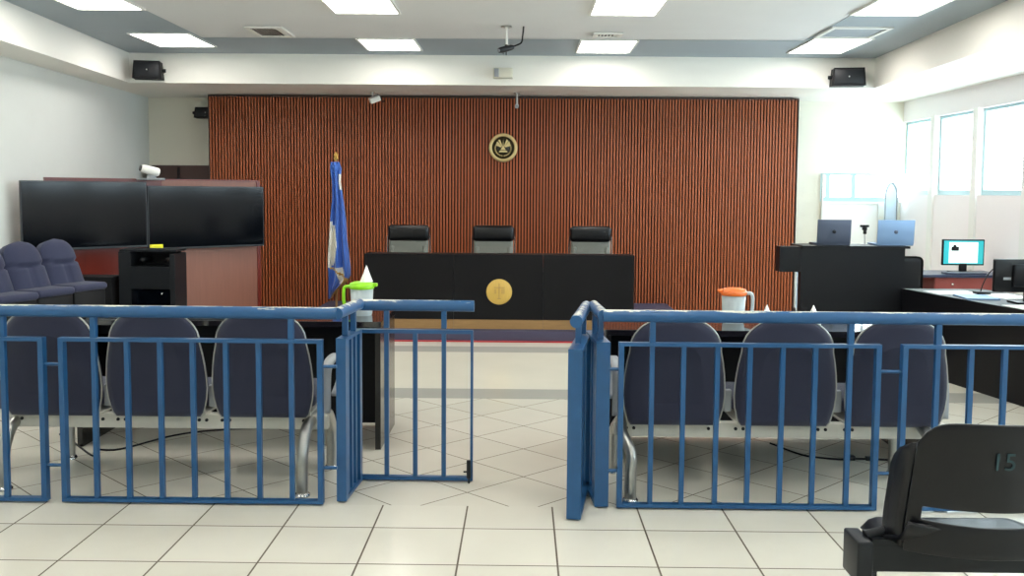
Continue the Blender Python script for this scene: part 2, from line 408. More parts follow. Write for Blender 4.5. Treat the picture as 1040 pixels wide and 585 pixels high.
vent(.72, 1.02, 9.62, 9.86, 'small white slotted ceiling grille in front of a far row light', True)
vent(3.02, 3.62, 9.22, 9.82, 'blue grey ceiling access hatch with white rim near right speaker', False, M['hatch'])

# ------------------------------------------------------------------ ceiling and wall devices
def speaker(name, label, x0, x1, z0, z1, y, tilt, knob_side):
    t = thing(name, ((x0+x1)/2, y, (z0+z1)/2), label, 'speaker')
    w_, h_ = x1-x0, z1-z0
    m = MB(); m.prism([(-w_/2, -h_/2), (w_/2, -h_/2), (w_/2-.02, h_/2), (-w_/2+.02, h_/2)], .17, 'y', -.085, 0)
    m.v = [tuple(Vector(v)+t.location) for v in m.v]; m.build('case', M['blackmatte'], t, bevel=.012)
    m = MB(); m.rbox(-w_/2+.03, -.096, -h_/2+.02, w_/2-.03, -.084, h_/2-.02, .005); m.v = [tuple(Vector(v)+t.location) for v in m.v]; m.build('grille', M['blackmetal'], t)
    m = MB(); m.lathe((0, -.098, 0), [(.001, -.002), (.008, 0), (.008, .003)], 12, axis='y'); m.v = [tuple(Vector(v)+t.location) for v in m.v]; o = m.build('badge', M['plastic_white'], t)
    m = MB(); m.lathe((knob_side*(w_/2+.01), 0, 0), [(.001, -.02), (.022, -.02), (.022, .02), (.001, .02)], 12, axis='x'); m.box(-w_/2, -.03+.06, -.02, w_/2, .09, .02)
    m.tube([(0, .06, 0), (0, .14, 0)], .02)
    m.v = [tuple(Vector(v)+t.location) for v in m.v]; m.build('bracket', M['blackmetal'], t)
    t.rotation_euler = tilt; return t
speaker('wall_speaker', 'black box speaker mounted on the white soffit at the left', -4.605, -4.27, 2.9, 3.11, 11.03, (0, 0, .2), 1)
speaker('wall_speaker', 'black box speaker mounted on the white soffit at the right', 3.66, 4.05, 2.88, 3.09, 11.16, (0, 0, -.15), -1)
speaker('wall_speaker', 'black speaker half hidden behind the top left corner of the slatted wall', -4.52, -4.2, 2.585, 2.73, 12.83, (0, 0, .1), -1)
t = thing('emergency_light', (-.245, 11.2, 2.955), 'cream emergency light box on the white soffit above the seal', 'emergency light')
m = MB(); m.rbox(-.36, 11.13, 2.955, -.125, 11.27, 3.075, .012); m.build('case', M['cream'], t)
m = MB(); m.rbox(-.345, 11.12, 2.965, -.29, 11.135, 3.065, .006); m.build('lens', M['greyplastic'], t)

t = thing('ceiling_camera', (-.16, 9.3, 2.85), 'dark camera hanging from a white ceiling pole near the picture top', 'camera')
m = MB(); m.lathe((-.17, 9.3, CE-.014), [(.055, 0), (.05, .012)], 20); m.build('base_plate', M['steel'], t)
m = MB(); m.tube([(-.17, 9.3, CE-.01), (-.165, 9.3, 3.05)], .012); m.build('pole', M['plastic_white'], t)
m = MB(); m.tube([(-.24, 9.24, 2.99), (-.215, 9.26, 2.998), (-.12, 9.3, 3.03), (-.10, 9.31, 3.035)], [.024, .03, .028, .02]); m.tube([(-.165, 9.3, 3.05), (-.17, 9.29, 3.015)], .02); m.build('camera_body', M['blackmetal'], t)
m = MB(); m.tube([(-.247, 9.235, 2.988), (-.24, 9.24, 2.99)], .016); m.build('lens', M['greyplastic'], t)
m = MB(); m.tube(smooth_path([(0, 9.3, CE-.005), (-.008, 9.3, 3.15), (-.02, 9.3, 3.08), (-.06, 9.3, 3.055), (-.10, 9.3, 3.04)]), .008); m.tube([(-.17, 9.28, 3.0), (-.17, 9.28, 2.95)], .005); m.tube([(-.20, 9.28, 3.0), (-.2, 9.28, 2.96)], .004); m.build('cable', M['blackmatte'], t)
t = thing('bullet_camera', (-1.92, 12.1, 2.75), 'small white camera hanging from the soffit left of the seal', 'camera')
m = MB(); m.tube([(-1.95, 12.1, SO), (-1.95, 12.1, 2.82)], .014); m.lathe((-1.95, 12.1, SO-.012), [(.035, 0), (.03, .012)], 16); m.build('mount', M['steel'], t)
m = MB(); m.rbox(-.07, -.06, -.035, .07, .06, .035, .012); m.xf(Matrix.Translation((-1.92, 12.08, 2.785)) @ Euler((math.radians(12), math.radians(-22), .25)).to_matrix().to_4x4()); m.build('camera_body', M['plastic_white'], t)
m = MB(); m.tube(smooth_path([(-1.9, 12.15, 2.86), (-1.86, 12.15, 2.83), (-1.84, 12.13, 2.78), (-1.8, 12.12, 2.765), (-1.83, 12.1, 2.75)]), .005, 8); m.build('cable', M['blackmatte'], t)
t = thing('bullet_camera', (-.08, 12.1, 2.7), 'slim camera on a white rod hanging from soffit above the seal', 'camera')
m = MB(); m.tube([(-.08, 12.1, SO), (-.08, 12.1, 2.73)], .014); m.lathe((-.08, 12.1, SO-.012), [(.045, 0), (.04, .012)], 16); m.build('mount', M['steel'], t)
m = MB(); m.tube([(-.08, 12.04, 2.70), (-.08, 12.14, 2.72)], .026); m.build('camera_body', M['greyplastic'], t)

# ------------------------------------------------------------------ judges bench on its dais
m = MB(); m.box(-2.6, 9.8, 0, 1.95, 12.43, .115); o = m.build('dais_platform', M['dais'], bevel=.004); tag(o, 'low dark carpeted dais under the judges bench', 'platform')
m = MB(); m.box(-2.6, 9.775, 0, 1.95, 9.8, .014); m.build('edge_strip', M['red'], o, origin=o.location)
DZ = .115
def bench(x0, x1, label):
    t = thing('judges_bench', ((x0+x1)/2, 9.95, DZ), label, 'bench desk', 'sections of the judges bench')
    m = MB(); m.box(x0+.001, 9.95, DZ+.105, x1-.001, 9.975, .925); m.build('front_panel', M['benchblack'], t, bevel=.002)
    m = MB(); m.box(x0+.001, 9.958, DZ, x1-.001, 9.985, DZ+.105); m.build('plinth', M['tan'], t)
    m = MB(); m.box(x0, 9.975, .70, x1, 10.55, .735); m.build('worktop', M['black'], t)
    m = MB(); m.box(x0+.004, 9.951, .90, x1-.004, 10.2, .926); m.build('ledge', M['benchblack'], t)
    m = MB(); m.box(x0+.003, 9.975, DZ, x0+.03, 10.55, .70); m.build('side_panel', M['benchblack'], t)
    m = MB(); m.box(x1-.03, 9.975, DZ, x1-.003, 10.55, .70); m.build('side_panel', M['benchblack'], t)
    return t
bench(-1.70, -.735, 'left section of the black judges bench with tan plinth')
bench(-.735, .232, 'middle section of the black judges bench bearing the gold medallion')
bench(.232, 1.215, 'right section of the black judges bench beyond the vertical joint')
t = thing('gold_medallion', (-.242, 9.94, .52), 'round gold medallion on the front of the black judges bench', 'medallion')
cx, cz = -.242, .522
m = MB(); m.lathe((cx, 9.95, cz), [(.001, -.012), (.13, -.012), (.138, -.006), (.14, 0), (.001, 0)], 44, axis='y'); m.build('disc', M['goldwood'], t)
m = MB()
m.box(cx-.003, 9.933, cz-.07, cx+.003, 9.939, cz+.095)
for x, h in ((-.05, .03), (-.035, .03), (.03, .035), (.042, .035), (.054, .03)): m.box(cx+x-.002, 9.935, cz-.02, cx+x+.002, 9.939, cz+h)
m.box(cx-.055, 9.935, cz+.045, cx+.06, 9.939, cz+.05); m.box(cx-.02, 9.935, cz-.075, cx+.02, 9.939, cz-.07)
m.build('relief', M['tan'], t)
# executive chairs
def exec_chair():
    t = thing('executive_chair', (0, 0, 0), '', 'chair', 'high-backed chairs behind the judges bench')
    def pad(x, z0, z1, y0, th, r): return MB().rbox(-x, y0, z0, x, y0+th, z1, r, seg=5)
    m = pad(.245, .895, 1.085, .0, .13, .045); m.build('headrest', M['leather'], t)
    m = pad(.236, .38, .93, .03, .09, .03)
    for x in (-.19, .19): m.rbox(x-.022, .018, .4, x+.022, .06, .84, .015)
    m.build('back', M['greymesh'], t)
    for s in (-1, 1): MB().tube([(s*.252, .09, .42), (s*.256, .07, .8), (s*.25, .06, .96)], .008, 8).build('side_rail', M['chrome'], t)
    m = MB().rbox(-.26, -.42, .36, .26, .08, .46, .04, seg=4); m.build('seat', M['leather'], t)
    for s in (-1, 1):
        m = MB().tube(smooth_path([(s*.27, .02, .4), (s*.3, 0, .58), (s*.3, -.28, .6), (s*.27, -.3, .4)]), .018, 8); m.build('armrest', M['blackplastic'], t)
    m = MB().tube([(0, -.17, .08), (0, -.17, .37)], .03); m.build('column', M['chrome'], t)
    m = MB()
    for k in range(5):
        a = 2*PI*k/5+.3; m.tube([(0, -.17, .09), (.28*math.cos(a), -.17+.28*math.sin(a), .06)], .02, 8); m.lathe((.28*math.cos(a), -.17+.28*math.sin(a), 0), [(.02, 0), (.03, .025), (.02, .05)], 10)
    m.build('star_base', M['blackplastic'], t)
    return t
e = exec_chair(); e.location = (-1.35, 10.95, DZ); e['label'] = 'leftmost high-backed chair with black headrest behind the judges bench'
dup(e, (-.34, 10.95, DZ), 'middle high-backed chair with black headrest, above the gold medallion')
dup(e, (.815, 10.95, DZ), 'rightmost high-backed chair with black headrest behind the judges bench')

# ------------------------------------------------------------------ flag
t = thing('flag', (-2.2, 11, .115), 'blue and white flag with gold fringe hanging on a pole', 'flag')
m = MB(); m.lathe((-2.22, 11.02, .115), [(.16, 0), (.16, .02), (.05, .05), (.02, .09)], 24); m.build('base', M['darkbrown'], t)
m = MB(); m.tube([(-2.22, 11.02, .16), (-2.215, 11.02, 1.97)], .014); m.build('pole', M['tan'], t)
m = MB(); m.lathe((-2.215, 11.02, 1.96), [(.012, 0), (.028, .02), (.02, .05), (.028, .07), (.001, .1)], 12); m.build('finial', M['flaggold'], t)
K = 940/11
prof = [(165, 335.5, 345), (172, 335, 347), (185, 337, 346), (205, 337, 349), (225, 335, 351), (245, 334, 352), (262, 333, 354), (272, 333, 355), (280, 333.5, 355), (286, 333.5, 352), (292, 333.5, 345.5), (298, 333.5, 339.5), (304, 333.5, 335.5)]
nu = 36; rows = []
dense = []
for i in range(len(prof)-1):
    for k in range(5):
        a = k/5; dense.append(tuple(prof[i][j]*(1-a)+prof[i+1][j]*a for j in range(3)))
dense.append(prof[-1])
m = MB(); vs = []
for (y, xl, xr) in dense:
    for iu in range(nu+1):
        u = iu/nu; v = (y-165)/140
        x = (xl+(xr-xl)*u-530)/K; z = 1.6-(y-194)/K
        yy = 10.985-.045*math.sin(u*PI*5+v*1.5)*(.35+.65*min(1, v*1.4))-.03*math.sin(u*PI)
        vs.append((x, yy, z))
fs = []; mi = []
for i in range(len(dense)-1):
    y = dense[i][0]
    for iu in range(nu):
        u = iu/nu; k = 0
        if 222 < y < 272 and u < .45*math.sin((y-222)/50*PI)**.6: k = 1
        if 176 < y < 192 and u > .72: k = 1
        if 272 <= y < 288 and .28+(y-272)*.02 < u < .62+(y-272)*.016: k = 1
        if 270 < y < 284 and abs(u-(y-270)/14*.95) < .07: k = 2
        if y >= 283 and u > .80-.02*(y-283)/20: k = 2
        fs.append((i*(nu+1)+iu, i*(nu+1)+iu+1, (i+1)*(nu+1)+iu+1, (i+1)*(nu+1)+iu)); mi.append(k)
o0 = len(m.v); m.v += vs
for f_, k in zip(fs, mi): m.f.append(list(f_)); m.m.append(k); m.sm.append(True)
fl = m.build('cloth', [M['flagblue'], M['flagwhite'], M['flaggold']], t)
so = fl.modifiers.new('thick', 'SOLIDIFY'); so.thickness = .004
m = MB(); m.lathe((-2.215, 11.0, 1.87), [(.02, .07), (.05, .04), (.055, -.02), (.04, -.05)], 16); m.build('knot', M['flagblue'], t)

# ------------------------------------------------------------------ left: partition, TVs, AV cabinet
P0, P1 = Vector((-4.9, 9.0, 0)), Vector((-3.02, 10.8, 0))
d = (P1-P0).normalized(); nrm = Vector((d.y, -d.x, 0))       # towards the room
ang = math.atan2(d.y, d.x)
def slab(mb, s0, s1, off0, off1, z0, z1, mi=0, base=P0):
    a, b = base+d*s0, base+d*s1
    vs = [p+nrm*o+Vector((0, 0, z)) for p in (a, b) for o in (off0, off1) for z in (z0, z1)]
    mb.add(vs, [(0, 1, 3, 2), (4, 6, 7, 5), (0, 4, 5, 1), (2, 3, 7, 6), (0, 2, 6, 4), (1, 5, 7, 3)], mi); return mb
L = (P1-P0).length
def tv(s0, s1, zt, zb, label, sticker=None):
    c0 = P0+d*((s0+s1)/2)
    t = thing('television', (c0.x, c0.y, zb), label, 'television', 'pair of large televisions')
    slab(MB(), s0, s1, 0, -.045, zb, zt).build('case', M['bezel'], t, bevel=.004)
    slab(MB(), s0+.012, s1-.012, .004, -.001, zb+.022, zt-.012).build('screen', M['screen'], t)
    slab(MB(), s0+.3, s1-.3, -.045, -.12, zb+.1, zt-.1).build('mounting_bracket', M['blackmetal'], t)
    if sticker: slab(MB(), s0+.012, s0+.155, .008, .003, zb+.0, zb+.06).build('sticker', M['yellow'], t)['label'] = 'yellow sticker'
    return t
mid = 1.24
tv(0, mid-.004, 1.68, .985, 'left one of two large black televisions, behind the blue jury chairs')
tv(mid+.004, L, 1.64, .95, 'right one of two large black televisions, with a yellow sticker', True)
t = thing('wooden_partition', (P0.x, P0.y, 0), 'wooden partition standing behind the two large televisions', 'partition')
slab(MB(), .26, 1.45, -.12, -.16, 0, 1.70).build('left_panel', M['partition_red'], t)['label'] = 'dark red brown wood panel'
slab(MB(), 1.45, L-.03, -.12, -.16, 0, 1.70).build('right_panel', M['partition_pink'], t)['label'] = 'pinkish brown wood panel'  # right stretch of the partition coloured paler and pinker than the left
slab(MB(), .26, L+.01, -.11, -.17, 1.70, 1.715).build('cap', M['partition_red'], t)
slab(MB(), L-.03, L+.01, -.11, -.17, 0, 1.70).build('end_post', M['partition_red'], t)

t = thing('video_camera', (-3.79, 9.5, 1.7), 'white conference camera on top of the televisions', 'camera')
base = P0+d*1.30-nrm*.02
m = MB(); m.rbox(base.x-.14, base.y-.07, 1.70, base.x+.12, base.y+.07, 1.722, .008); m.build('base', M['greyplastic'], t)
m = MB(); m.lathe((base.x, base.y, 1.722), [(.05, 0), (.045, .03), (.03, .05)], 20); m.build('swivel', M['greyplastic'], t)
m = MB(); q0 = Vector((base.x-.075, base.y-.09, 1.825)); q1 = Vector((base.x+.075, base.y+.02, 1.78)); dd = q1-q0
m.tube([q0, q0+dd*.06, q0+dd*.5, q0+dd*.94, q1], [.036, .044, .048, .046, .034], 18); m.build('camera_head', M['plastic_white'], t)
m = MB(); m.tube([q0-dd*.06, q0+dd*.02], .033, 16); m.build('lens', M['blackplastic'], t)

t = thing('av_cabinet', (-3.62, 9.0, 0), 'black equipment cabinet with open front under the televisions', 'cabinet')
x0, x1, y0, y1, zt = -3.985, -3.42, 9.05, 9.38, .985
m = MB(); m.box(x0, y0+.02, 0, x0+.12, y1, zt); m.build('left_side', M['blackmetal'], t, bevel=.006)
m = MB(); m.box(x1-.05, y0, 0, x1, y1, zt-.02); m.build('right_side', M['blackmetal'], t, bevel=.006)
m = MB(); m.box(x0+.12, y1-.03, 0, x1-.05, y1, zt); m.build('back', M['blackmatte'], t)
m = MB(); m.box(x0, y0+.05, zt, x1, y1, zt+.02); m.build('top', M['blackmetal'], t)
m = MB(); m.box(x0+.12, y0, .79, x1-.05, y0+.25, .84); m.build('drawer', M['blackmetal'], t)
m = MB(); m.box(x0+.12, y0+.01, .62, x1-.05, y0+.04, .80); pn = m.build('door', M['blackmetal'], t)
m = MB(); m.box(x0+.12, y0+.03, .02, x1-.05, y0+.04, .61); m.build('glass_door', M['screen'], t)
m = MB(); m.lathe((x1-.14, y0+.025, .57), [(.001, -.01), (.01, -.008), (.01, .006)], 10, axis='y'); m.build('knob', M['chrome'], t)
for px in (-3.78, -3.52):
    m = MB(); m.lathe((px, y0+.1, .9), [(.001, -.01), (.03, -.01), (.03, .2)], 12, axis='y'); m.build('cable_grommet', M['blackplastic'], t)
m = MB(); m.box(-4.42, 9.0, 0, -4.03, 9.25, .71); m.box(-4.43, 8.98, .71, -4.01, 9.27, .74); o = m.build('low_cabinet', M['blackmatte'], bevel=.004); tag(o, 'low black cabinet between the jury chairs and the equipment cabinet', 'cabinet')
m = MB(); m.box(-5.12, 12.6, 0, -4.26, 12.98, 1.93); o = m.build('tall_cabinet', M['darkbrown'], bevel=.004); tag(o, 'tall dark brown cabinet in the far left corner by the slatted wall', 'cabinet')
for xx in (-4.69, -4.67): m = MB(); m.box(xx-.004, 12.59, .1, xx+.004, 12.6, 1.9); m.build('door_edge', M['black'], o, origin=o.location)

# jury chairs
PZ = .3
m = MB(); m.prism([(LX(6.6)+.01, 6.6), (-3.75, 6.6), (-3.75, 8.6), (LX(8.6)+.01, 8.6)], PZ, 'z', 0); o = m.build('jury_platform', M['dais'], bevel=.004); tag(o, 'low dark platform under the blue jury chairs', 'platform')
def jury_chair():
    # local: faces +X
    t = thing('jury_chair', (0, 0, 0), '', 'chair', 'blue upholstered jury chairs')
    W = .205
    def outline(z):     # half width at height z along the back (0..1)
        return W*(1-.10*z) if z < .62 else W*(1-.062)*math.sqrt(max(0, 1-((z-.62)/.38)**2.6))
    H = .47; ang_ = math.radians(20)
    def place(w_, h, dpt): return Vector((-.02-math.sin(ang_)*h+math.cos(ang_)*dpt, w_, .40+math.cos(ang_)*h+math.sin(ang_)*dpt))
    m = MB(); nz, nw = 22, 12
    for side in (1, -1):
        vs = []
        for i in range(nz+1):
            z = i/nz; hw = max(outline(z), .004)
            for k in range(nw+1):
                u = -1+2*k/nw
                edge = (1-abs(u)**4)*(1-max(0, (z-.7)/.3)**4)
                seam = -.018*math.exp(-((z-.50-.05*u*u)/.022)**2) if side > 0 else 0
                if side > 0 and z < .48: seam -= .01*math.exp(-(u/.06)**2)
                dp = (.035+.045*edge+seam*2)*(1 if side > 0 else -1)
                vs.append(place(u*hw, z*H, dp))
        fs = [(i*(nw+1)+k, i*(nw+1)+k+1, (i+1)*(nw+1)+k+1, (i+1)*(nw+1)+k) for i in range(nz) for k in range(nw)]
        m.add(vs, fs, 0, True)
        if side > 0: fr = vs
    bk = vs; n1 = nw+1
    ring = [i*n1 for i in range(nz+1)]+[nz*n1+k for k in range(1, nw+1)]+[i*n1+nw for i in range(nz-1, -1, -1)]
    m.add([fr[i] for i in ring]+[bk[i] for i in ring], [(j, j+1, len(ring)+j+1, len(ring)+j) for j in range(len(ring)-1)], 0, True)
    m.add([fr[k] for k in range(n1)]+[bk[k] for k in range(n1)], [(j, j+1, n1+j+1, n1+j) for j in range(nw)], 0)
    m.build('backrest', M['jurynavy'], t)
    m = MB().rbox(0, -W+.005, .40, .27, W-.005, .465, .03, seg=5); m.build('seat', M['jurynavy'], t)
    m = MB().rbox(-.14, -W+.02, .2, .25, W-.02, .405, .02); m.build('seat_pan', M['blackmatte'], t)
    for s in (-1, 1):
        m = MB().rbox(-.10, s*W-.02 if s > 0 else -W-.01, 0, .22, s*W+.01 if s > 0 else -W+.02, .40, .01); m.build('side_panel', M['blackmatte'], t)
    return t
j = jury_chair(); j.rotation_euler = (0, 0, math.radians(-18)); j.location = (-4.06, 8.20, PZ); j['label'] = 'blue padded jury chair nearest the televisions'
dup(j, (-4.14, 7.76, PZ), 'blue padded jury chair in the middle of the three at the left edge', math.radians(-18))
dup(j, (-4.22, 7.32, PZ), 'blue padded jury chair cut off by the left edge', math.radians(-18))

# ------------------------------------------------------------------ counsel tables and what stands on them
def counsel(x0, x1, y0, y1, label):
    t = thing('counsel_table', ((x0+x1)/2, (y0+y1)/2, 0), label, 'table', 'black counsel tables')
    H = .8
    m = MB(); m.box(x0, y0, H-.035, x1, y1, H); m.build('tabletop', M['tabletop'], t, bevel=.002)
    for xx in (x0+.005, x1-.04): m = MB(); m.box(xx, y0+.01, 0, xx+.035, y1-.01, H-.035); m.build('side_panel', M['sidepanel'], t, bevel=.002)
    m = MB(); m.box(x0+.04, y1-.05, .02, x1-.04, y1-.03, H-.035); m.build('modesty_panel', M['black'], t)
    m = MB(); m.box(x0+.04, y0+.2, H-.12, x1-.04, y0+.215, H-.035); m.build('apron', M['black'], t)
M['tabletop'] = mat('glossy_black_tabletop', (22, 20, 24), .07, spec=.8, coat=.5)
M['sidepanel'] = mat('black_side_panel', (12, 10, 12), .18, noise=.1, nscale=6, coat=.15)
counsel(-2.76, -.86, 5.62, 6.27, 'black counsel table with green pitcher behind the left bench seats')
counsel(.49, 2.40, 5.38, 6.03, 'black counsel table with orange pitcher behind the right bench seats')
def pitcher(x, y, label, cap, side, cone):
    t = thing('water_pitcher', (x, y, .8), label, 'pitcher')
    m = MB(); m.lathe((x, y, .8), [(.062, 0), (.066, .01), (.074, .175), (.071, .175), (.062, .015), (.001, .012)], 28); m.build('body', M['frosted'], t)
    m = MB(); m.lathe((x, y, .972), [(.078, 0), (.08, .012), (.076, .035), (.05, .045), (.001, .045)], 28); m.rbox(x-side*.1, y-.02, .985, x-side*.06, y+.02, 1.008, .006); m.build('lid', M[cap], t)
    m = MB(); hx = x+side*.07
    m.tube(smooth_path([(hx, y, .985), (hx+side*.04, y, .98), (hx+side*.048, y, .93), (hx+side*.04, y, .86), (hx-side*.004, y, .84)]), .011, 8); m.build('handle', M[cap if cap == 'green' else 'frosted'], t)
pitcher(-1.03, 5.93, 'clear pitcher with lime green lid and handle on the left table', 'green', -1, True)
pitcher(1.315, 5.72, 'clear pitcher with orange lid on the right counsel table', 'orange', 1, False)
def cone(x, y, z, r, h, label, grp=None):
    m = MB(); m.lathe((x, y, z), [(r, 0), (r*.5, h*.5), (.002, h)], 20); o = m.build('paper_cone_cup', M['paper']); tag(o, label, 'paper cup', grp)
cone(-1.0, 5.93, 1.017, .042, .105, 'white paper cone cup upside down on the green pitcher lid')
cone(1.53, 5.75, .8, .05, .11, 'white paper cone cup on right table beside the orange pitcher')
cone(1.82, 5.75, .8, .05, .11, 'white paper cone cup on right table below the black clerk counter')

# ------------------------------------------------------------------ blue railings
TZ, TR = .985, .031
def frame_panel(mb, p0, p1, z0=.01, z1=.852, th=.018, dep=.04, stile=.026):
    p0, p1 = Vector(p0), Vector(p1); dd = (p1-p0).normalized(); yaw = math.atan2(dd.y, dd.x)
    for q in (p0+dd*stile/2, p1-dd*stile/2): mb.bar((q.x, q.y, z0), (q.x, q.y, z1), stile, dep, yaw=yaw)
    for z in (z0+th/2, z1-th/2):
        a, b = p0+dd*stile, p1-dd*stile; mb.bar((a.x, a.y, z), (b.x, b.y, z), th, dep)
    return yaw
def baluster(p, tall, parent, yaw=0, w_=.024):
    m = MB(); m.bar((p[0], p[1], .028), (p[0], p[1], .84), w_, w_, yaw=yaw)
    if tall: m.bar((p[0], p[1], .852), (p[0], p[1], TZ-TR+.004), .028, .028, yaw=yaw)
    m.build('baluster', M['blue'], parent)
RY = 4.61
def conn(parent, xa, xb, zs=(.715, .195)):
    for z in zs:
        m = MB(); m.tube([(xa, RY, z), (xb, RY, z)], .009, 8); m.build('connector', M['blue'], parent)
# left railing
t = thing('blue_railing', (-2.2, RY, 0), 'blue metal railing in front of the left bench seats', 'railing')
m = MB(); m.tube([(-4.45, RY, TZ+.004), (-.925, RY, TZ)], TR, 20); m.build('handrail', M['bluetube'], t)
m = MB(); m.tube([(-.925, RY-.015, TZ), (-.885, 5.0, TZ)], TR, 20); m.build('return_handrail', M['bluetube'], t)
m = MB(); frame_panel(m, (-2.333, RY), (-1.0, RY)); m.build('panel_frame', M['blue'], t)
m = MB(); frame_panel(m, (-4.35, RY), (-2.41, RY)); m.build('panel_frame', M['blue'], t)
for i, x in enumerate((-2.158, -1.991, -1.823, -1.658, -1.49, -1.324, -1.159)): baluster((x, RY), i in (0, 6), t)
for i in range(11): baluster((-2.62-.166*i, RY), i in (0, 5, 10), t)
conn(t, -1.01, -.93); conn(t, -2.42, -2.325)
m = MB(); yaw = frame_panel(m, (-.915, 4.64), (-.893, 5.0), dep=.05, stile=.05); m.build('return_frame', M['blue'], t)
for k in (.27, .5, .74): baluster((-.915+.022*k, 4.64+.36*k), k != .5, t, yaw, .03)
# right railing
t = thing('blue_railing', (2.2, RY, 0), 'blue metal railing in front of the right bench seats', 'railing')
m = MB(); m.tube([(.408, RY, TZ), (4.5, RY, TZ-.004)], TR, 20); m.build('handrail', M['bluetube'], t)
m = MB(); m.tube([(.412, RY-.01, TZ), (.392, 5.0, TZ)], TR, 20); m.build('return_handrail', M['bluetube'], t)
m = MB(); frame_panel(m, (.49, RY), (1.80, RY)); m.build('panel_frame', M['blue'], t)
m = MB(); frame_panel(m, (1.905, RY), (4.4, RY)); m.build('panel_frame', M['blue'], t)
for i, x in enumerate((.658, .816, .985, 1.148, 1.312, 1.475, 1.648)): baluster((x, RY), i in (0, 6), t)
for i in range(14): baluster((2.083+.168*i, RY), i in (0, 6, 12), t)
conn(t, .40, .50); conn(t, 1.79, 1.915)
m = MB(); yaw = frame_panel(m, (.413, 4.60), (.384, 5.0), dep=.07, stile=.06); m.build('return_frame', M['blue'], t)
for k in (.27, .5, .74): baluster((.413-.029*k, 4.60+.40*k), k != .5, t, yaw, .035)
# gate leaves
def gate(hinge, end, label, dep, ext, bolt):
    H_, E_ = Vector((*hinge, 0)), Vector((*end, 0)); dd = (E_-H_).normalized(); Lg = (E_-H_).length; yaw = math.atan2(dd.y, dd.x)
    t = thing('gate_leaf', tuple(H_), label, 'gate', 'gate leaves of the blue railing')
    m = MB(); frame_panel(m, H_, E_, dep=dep, stile=.014, z0=.008, z1=.845, th=.02); m.build('frame', M['blue'], t)
    for k in (.245, .495, .745): p = H_+dd*Lg*k; baluster((p.x, p.y), k != .495, t, yaw)
    a = H_-dd*.03; b = E_+dd*ext
    m = MB(); m.tube([(a.x, a.y, TZ-.008), (b.x, b.y, TZ-.008)], TR, 20); m.build('handrail', M['bluetube'], t)
    for z in (.25, .7):
        m = MB(); q = H_-dd*.006; m.tube([(q.x, q.y, z-.04), (q.x, q.y, z+.04)], .01, 8); m.build('hinge', M['steel'], t)
    if bolt:
        q = E_-dd*.02
        m = MB(); m.rbox(q.x-.012, q.y-.045, .03, q.x+.01, q.y-.02, .13, .003); m.tube([(q.x, q.y-.035, .0), (q.x, q.y-.035, .12)], .005, 8); m.tube([(q.x-.03, q.y-.035, .065), (q.x, q.y-.035, .065)], .005, 8); m.build('bolt', M['blackmetal'], t)
    return t
gate((-.893, 5.03), (-.262, 5.02), 'closed left gate leaf of the blue railing', .035, .004, True)
gate((.352, 5.02), (.262, 4.42), 'right gate leaf of the blue railing, swung open toward the viewer', .07, -.02, False)

